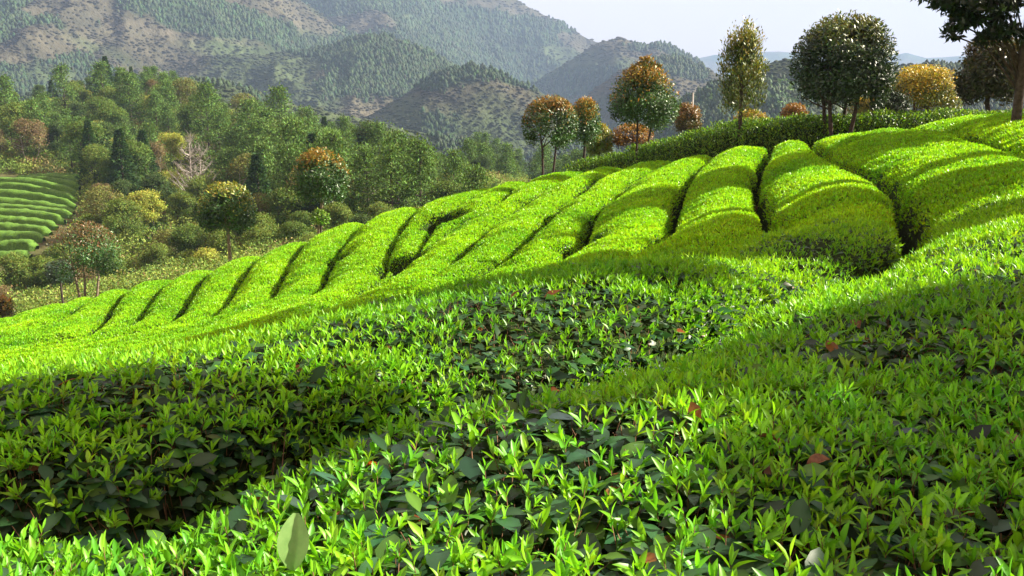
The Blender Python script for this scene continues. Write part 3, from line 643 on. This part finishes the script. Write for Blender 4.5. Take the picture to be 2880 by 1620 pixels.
def zone(u, v):
    if v < 300: return "along the crest of the wooded hill"
    if u > 850: return "on the lower right flank of the wooded hill"
    if u > 520: return "on the middle flank of the wooded hill"
    return "on the shaded left face of the wooded hill" if v < 480 else "near the terraced tea patch"
KL = {'pine': "dark green pine", 'ceda': "narrow dark cedar"}
BL = {0: "dense green broadleaf tree", 1: "mid green broadleaf tree", 2: "yellow green budding tree", 3: "brown leaved tree", 4: "thin greyish half leafless tree", 5: "dark broadleaf tree"}
TER = lambda u, Y: (u < 225 and 66 < Y < 112 and u < 225 - (112 - Y) * 2.2 + 40)
ENVU, ENVV = zip(*[(-200,270),(0,225),(150,190),(300,172),(420,180),(500,200),(540,245),(620,275),(760,290),(800,318),(860,330),(920,312),(960,345),(1000,368),(1100,392),(1200,436),(1260,475)])
cnt = 0; tries = 0
while cnt < 299 and tries < 14000:
    tries += 1
    Y = 43 + 153 * rng.random() ** .9; u = rng.uniform(-200, 1290)
    if u > 650 and Y < 52: continue
    if TER(u, Y) or False: continue
    x = float(ray(u, 500)[0]) * Y; z = gz(x, Y)
    vv = 724.5 - F * ((z / Y) * CP + SP) / (CP - (z / Y) * SP)
    lowmid = (u < 620 and Y < 96) or Y < 66
    s = rng.uniform(.58, .98) * (.32 if Y < 54 else .55 if Y < 66 else .7 if lowmid else 1.)
    vt = 724.5 - F * (((z + 9.5 * s) / Y) * CP + SP) / (CP - ((z + 9.5 * s) / Y) * SP)
    lim = float(np.interp(u, ENVU, ENVV))
    while vt < lim and s > .3:
        s *= .9; vt = 724.5 - F * (((z + 9.5 * s) / Y) * CP + SP) / (CP - ((z + 9.5 * s) / Y) * SP)
    if vt < lim: continue
    if any((x - q[0]) ** 2 + (Y - q[1]) ** 2 < (q[2] * .40 + 1.1 * s) ** 2 for q in used): continue
    r = rng.random()
    if lowmid: key = ['broad1', 'broad0', 'broad4', 'broad0', 'broad1', 'broad5', 'broad3', 'broad2'][int(r * 7.6)]
    elif u > 430: key = ('pine%d' % rng.integers(0, 4)) if r < .74 else ('broad0' if r < .84 else ('cedar0' if r < .92 else 'broad4'))
    else: key = ('pine%d' % rng.integers(0, 4)) if r < .36 else ('broad%d' % [0, 5, 1][rng.integers(0, 3)] if r < .84 else ('cedar%d' % rng.integers(0, 2) if r < .92 else 'broad3'))
    nm = KL.get(key[:4]) or BL[int(key[-1])]
    zn = zone(u, vv - 60)
    plant(key, x, Y, s, nm + " " + zn, nm + "s " + zn); used.append((x, Y, 2.6 * s)); cnt += 1
c2 = 0
while c2 < 60:
    Y = rng.uniform(120, 235); u = rng.uniform(1180, 1640); x = float(ray(u, 500)[0]) * Y; s = rng.uniform(.5, .8); c2 += 1
    key = 'pine%d' % rng.integers(0, 4) if rng.random() < .7 else 'broad5'
    plant(key, x, Y, s, (KL.get(key[:4]) or BL[5]) + " down in the shadowed valley behind the two trunked round tree", "trees down in the valley")
# shrubs and undergrowth between the trees: a mass
def undergrowth():
    lv = Leaves(); m = 10500
    Y = 38 + 156 * rng.random(m) ** 1.4; u = rng.uniform(-650, 1650, m); x = ray(u, 500)[0] * Y
    ok = ~np.array([TER(a, b) for a, b in zip(u, Y)]); x = x[ok]; Y = Y[ok]; z = land(x, Y); m = len(x)
    pals = np.array([[.14, .25, .05], [.20, .30, .06], [.24, .21, .09], [.24, .29, .07], [.22, .15, .07], [.07, .13, .04], [.30, .38, .08]])
    pc = pals[rng.choice(7, m, p=[.27, .25, .10, .16, .03, .10, .09])]
    per = 170; cc = np.repeat(np.stack([x, Y, z + .5], 1), per, 0); s = np.repeat(.7 + 1.1 * rng.random(m), per)[:, None]; n = len(cc)
    q = cc + rdir(n) * s * [1.15, 1.15, .85] * (.55 + .45 * rng.random((n, 1))); 
    lv.add(q, norm(rdir(n) + [0, 0, .5]), rdir(n), np.clip(.0032 * cc[:, 1], .12, .28), np.clip(.0018 * cc[:, 1], .07, .15), np.repeat(pc, per, 0) * (1 + .25 * rng.normal(size=(n, 1))), 0, .2, .2)
    o = lv.obj("undergrowth", M_WOODL); tag(o, "mixed shrubs and scrub covering the wooded hillside between the trees", "undergrowth", None, 'stuff')
undergrowth()
# small terraced tea patch at the left
ORD = ["first", "second", "third", "fourth", "fifth", "sixth", "seventh", "eighth", "ninth", "tenth", "eleventh", "twelfth", "thirteenth", "fourteenth"]
for i in range(14):
    Y0 = 108 - 2.75 * i; u1 = np.interp(i, [0, 2, 5, 7, 13], [205, 205, 190, 178, 60]); u0 = np.interp(i, [0, 1, 2, 3], [125, 75, 45, -160])
    n = 46; uu = np.linspace(u0, u1, n); Yc = Y0 + 1.3 * np.sin(uu * .011 + .7) - (uu - 100) * .008; xc = ray(uu, 500)[0] * Yc
    zc = land(xc, Yc); th = np.linspace(0, math.pi, 11)
    tp = np.clip(np.minimum(np.arange(n), np.arange(n)[::-1]) / 2.5, .25, 1) ** .5
    K = np.arange(n)[:, None]; hgt = (.82 + .10 * fbm(xc * .8, Yc * 0 + i, 3)) * tp; wd = (.56 + .10 * fbm(xc * .7 + 9, Yc * 0 + i * 3, 3)) * tp
    V = np.stack([xc[:, None] + 0 * th, Yc[:, None] - wd[:, None] * np.sign(np.cos(th)) * np.abs(np.cos(th)) ** .6, zc[:, None] - .15 + (hgt[:, None] + .15) * np.sin(th) ** .55], -1)
    V += .04 * rng.normal(size=V.shape)
    j = np.arange(n - 1)[:, None] * 11 + np.arange(10)[None]
    t = mesh_obj("tea_hedge", V.reshape(-1, 3), [np.stack([j, j + 1, j + 12, j + 11], -1).reshape(-1, 4)], M_FARTEA, None, None, True)
    tag(t, "%s clipped tea hedge from the top of the small terraced patch at left" % ORD[i], "tea hedge", "tea hedges on the small terraced patch")
# ------------------------------------------------------------------ woods on the mountains (a mass nobody could count)
def far_woods():
    n = 900000
    i = rng.integers(0, MX.shape[0] - 1, n); j = rng.integers(0, MX.shape[1] - 1, n)
    x = MX[i, j]; y = MY[i, j]; z = MZ[i, j]
    sel = (y < 2100) & (y > 290); ev = z / y
    zy = (MZ[i + 1, j] - z) / (MY[i + 1, j] - y); sel &= (zy > ev - .02)
    pine, bare = cover(x, y, z)
    pr = np.clip(pine * .8 + .28, 0, 1) * np.clip(y / 700, .6, 1.); sel &= rng.random(n) < pr * .95
    x = x[sel] ; y = y[sel]; z = z[sel]; pine = pine[sel]; bare = bare[sel]; n = len(x)
    x = x + rng.normal(size=n) * y * .0012; y = y + rng.normal(size=n) * y * .003
    z = land(x, y)
    s = (.45 + .75 * rng.random(n) ** 1.5) * np.clip(.28 + y / 900, .5, 2.2)
    isp = rng.random(n) < pine; print('far woods', n)
    hgt = np.where(isp, 3.5, 1.3) * s; wd = np.where(isp, 1.4, 2.0) * s
    tn = (1 + .5 * fbm(x * .02, y * .02, 3))[:, None]
    c = np.where(isp[:, None], jit(PINE * 1.9, n, .2, .1), mtn_col(x, y, z) * .95 * jit([1, 1, 1], n, .16, .05)) * tn
    k = 5; a0 = rng.random(n) * 6.28; V = []
    for lv_, (f, rr) in enumerate([(-.1, .7), (.38, 1.), (.75, .55)]):
        for q in range(k):
            a = a0 + q * 6.283 / k + lv_ * .6; r = wd * rr * (.75 + .5 * rng.random(n)); V.append(np.stack([x + r * np.cos(a), y + r * np.sin(a), z + hgt * f * (.9 + .2 * rng.random(n))], 1))
    V.append(np.stack([x, y, z + hgt], 1)); V = np.stack(V, 1); K = V.shape[1]
    f4 = [(l * k + q, l * k + (q + 1) % k, (l + 1) * k + (q + 1) % k, (l + 1) * k + q) for l in range(2) for q in range(k)]; f3 = [(2 * k + q, 2 * k + (q + 1) % k, 3 * k) for q in range(k)]
    off = np.arange(n)[:, None, None] * K
    cc = np.repeat(c[:, None], K, 1)
    o = mesh_obj("mountain_woods", V.reshape(-1, 3), [(np.array(f3)[None] + off).reshape(-1, 3), (np.array(f4)[None] + off).reshape(-1, 4)], M_WOODL, None, cc.reshape(-1, 3))
    tag(o, "pine woods and scrub covering the hazy mountain sides", "woods", None, 'stuff'); print("far trees", n)
far_woods()
# terraced tea on the far hill at right
lvx = []; lfx = []; nn_ = 0
for (ua, ub, va, vb, nr, sh_) in ((1955, 2035, 205, 300, 15, .25), (1780, 1850, 228, 262, 7, -.35)):
    for r_i in range(nr):
        v_ = va + (vb - va) * r_i / nr; q = np.linspace(ua, ub, 24); vv_ = v_ + (q - ua) * sh_ + 1.5 * np.sin(q * .05)
        a, b = ray(q, vv_); Ys = np.geomspace(240, 520, 200); 
        pts = []
        for aa, bb in zip(a, b):
            zz = land(aa * Ys, Ys); h_ = np.argmax(zz > bb * Ys); pts.append((aa * Ys[h_], Ys[h_], zz[h_]))
        pts = np.array(pts)
        for dx, dz in ((-.9, -.1), (0, 1.1), (.9, -.1)): lvx.append(pts + [0, dx, dz])
        m_ = 24; jj_ = np.arange(m_ - 1)
        for s0 in (0, 1): lfx.append(np.stack([nn_ + s0 * m_ + jj_, nn_ + s0 * m_ + jj_ + 1, nn_ + (s0 + 1) * m_ + jj_ + 1, nn_ + (s0 + 1) * m_ + jj_], -1))
        nn_ += 3 * m_
o = mesh_obj("far_tea_terraces", np.concatenate(lvx), np.concatenate(lfx), M_FARTEA); tag(o, "faint rows of tea on the far terraced hillside at right", "tea rows", None, 'stuff')
# white pole
pp = P(1741, 300, 60); zt = P(1741, 233, 60)[2]
pole = empty("utility_pole", "thin white pole rising above the coral topped round tree", "pole", (pp[0], 60, zt - 6.5)); tb = Tubes(); tb.add([(0, 0, 0), (0, 0, 6.5)], [.07, .05], 8); tb.obj("shaft", M_POLE, pole)
# ------------------------------------------------------------------ fallen leaves lying on the tea
def blade(ln, wd, bend=.2, curl=.25, n=9, m=5):
    t = np.linspace(0, 1, n); V = []
    for a in t:
        w_ = wd * .5 * (math.sin(math.pi * min(1, a * .93 + .03)) ** .8)
        for s in np.linspace(-1, 1, m): V.append((s * w_, a * ln, abs(s) * w_ * curl - bend * ln * a * a + .0007 * math.sin(a * 40 + s * 3)))
    i = np.arange(n - 1)[:, None] * m + np.arange(m - 1)[None]
    return np.array(V), np.stack([i, i + 1, i + m + 1, i + m], -1).reshape(-1, 4)
FL = [(2240,805,.085,.035,"large curled red brown dead leaf on the nearest hedge, upper right",1.2),(2500,800,.07,.035,"brown dead leaf near the right edge on the nearest hedge",2.4),
 (1284,712,.075,.028,"upright brown dead leaf on the lit crest of the sweeping hedge",.2),(775,832,.06,.03,"brown dead leaf on the left half of the sweeping hedge",1.9),
 (1070,872,.07,.03,"pale brown dead leaf in the sunny middle of the sweeping hedge",1.5),(1190,850,.05,.025,"small rust dead leaf right of the pale one in the sunny middle",1.8),
 (2545,1060,.10,.045,"dark rust dead leaf at the right edge above the dark hollow",1.0),(1960,1130,.07,.04,"curled tan dead leaf among the shaded shoots, lower right",2.2),
 (2030,1170,.085,.045,"folded olive brown dead leaf between shoots, lower right",.5),(840,1225,.05,.02,"thin red brown dead leaf above the large pale leaf",1.6),
 (1700,765,.06,.035,"tan dead leaf on the lit side of the sweeping hedge, right of centre",.9),(2310,690,.05,.03,"bright orange tan dead leaf on the sunlit crest at right",1.3)]
for (u, v, ln, wd, lab, a) in FL:
    x, y = hit(u, v); z = float(tea_top(np.array([x]), np.array([y]), rows_at(np.array([x]), np.array([y]))[1])[0]) + .012
    V, f = blade(ln * .62, wd * .46, .45, 1.1); o = mesh_obj("fallen_leaf", V, f, M_DEAD, None, None, True); o.location = (x, y, z); o.rotation_euler = (.45 if v > 720 else 1.3, .3, a - 1.5)
    tag(o, lab, "dead leaf", "dead leaves lying on the tea hedges")
# a single large pale leaf standing up from the nearest hedge
x, y = hit(735, 1420); z = float(S(np.array([x]), np.array([y]))[0]) + .0
V, f = blade(.070, .040, .12, .45, 12, 7); o = mesh_obj("upright_leaf", V, f, M_PALELEAF, None, None, True); o.location = (x, y, z - .01); o.rotation_euler = (1.25, .05, .08)
tag(o, "large pale green old leaf standing upright in the lower left foreground", "leaf")
# ------------------------------------------------------------------ haze
hz = bpy.data.materials.new("haze"); hz.use_nodes = True; t = hz.node_tree
t.nodes.remove(t.nodes["Principled BSDF"]); pv = t.nodes.new("ShaderNodeVolumePrincipled"); t.links.new(pv.outputs[0], t.nodes["Material Output"].inputs['Volume'])
pv.inputs['Color'].default_value = (.44, .62, .95, 1); pv.inputs['Density'].default_value = .00024; pv.inputs['Anisotropy'].default_value = .0
x0, x1, y0, y1, z0, z1 = -5200, 5200, -60, 5400, -140, 520
V = [(x, y, z) for z in (z0, z1) for y in (y0, y1) for x in (x0, x1)]
o = mesh_obj("haze", V, [np.array([(0, 2, 3, 1), (4, 5, 7, 6), (0, 1, 5, 4), (2, 6, 7, 3), (0, 4, 6, 2), (1, 3, 7, 5)])], hz); o['kind'] = 'stuff'; o['label'] = "thin blue haze in the valley air"; o['category'] = "haze"
for k_ in TM.values():
    for o_ in k_:
        if o_ is not None: bpy.data.objects.remove(o_)
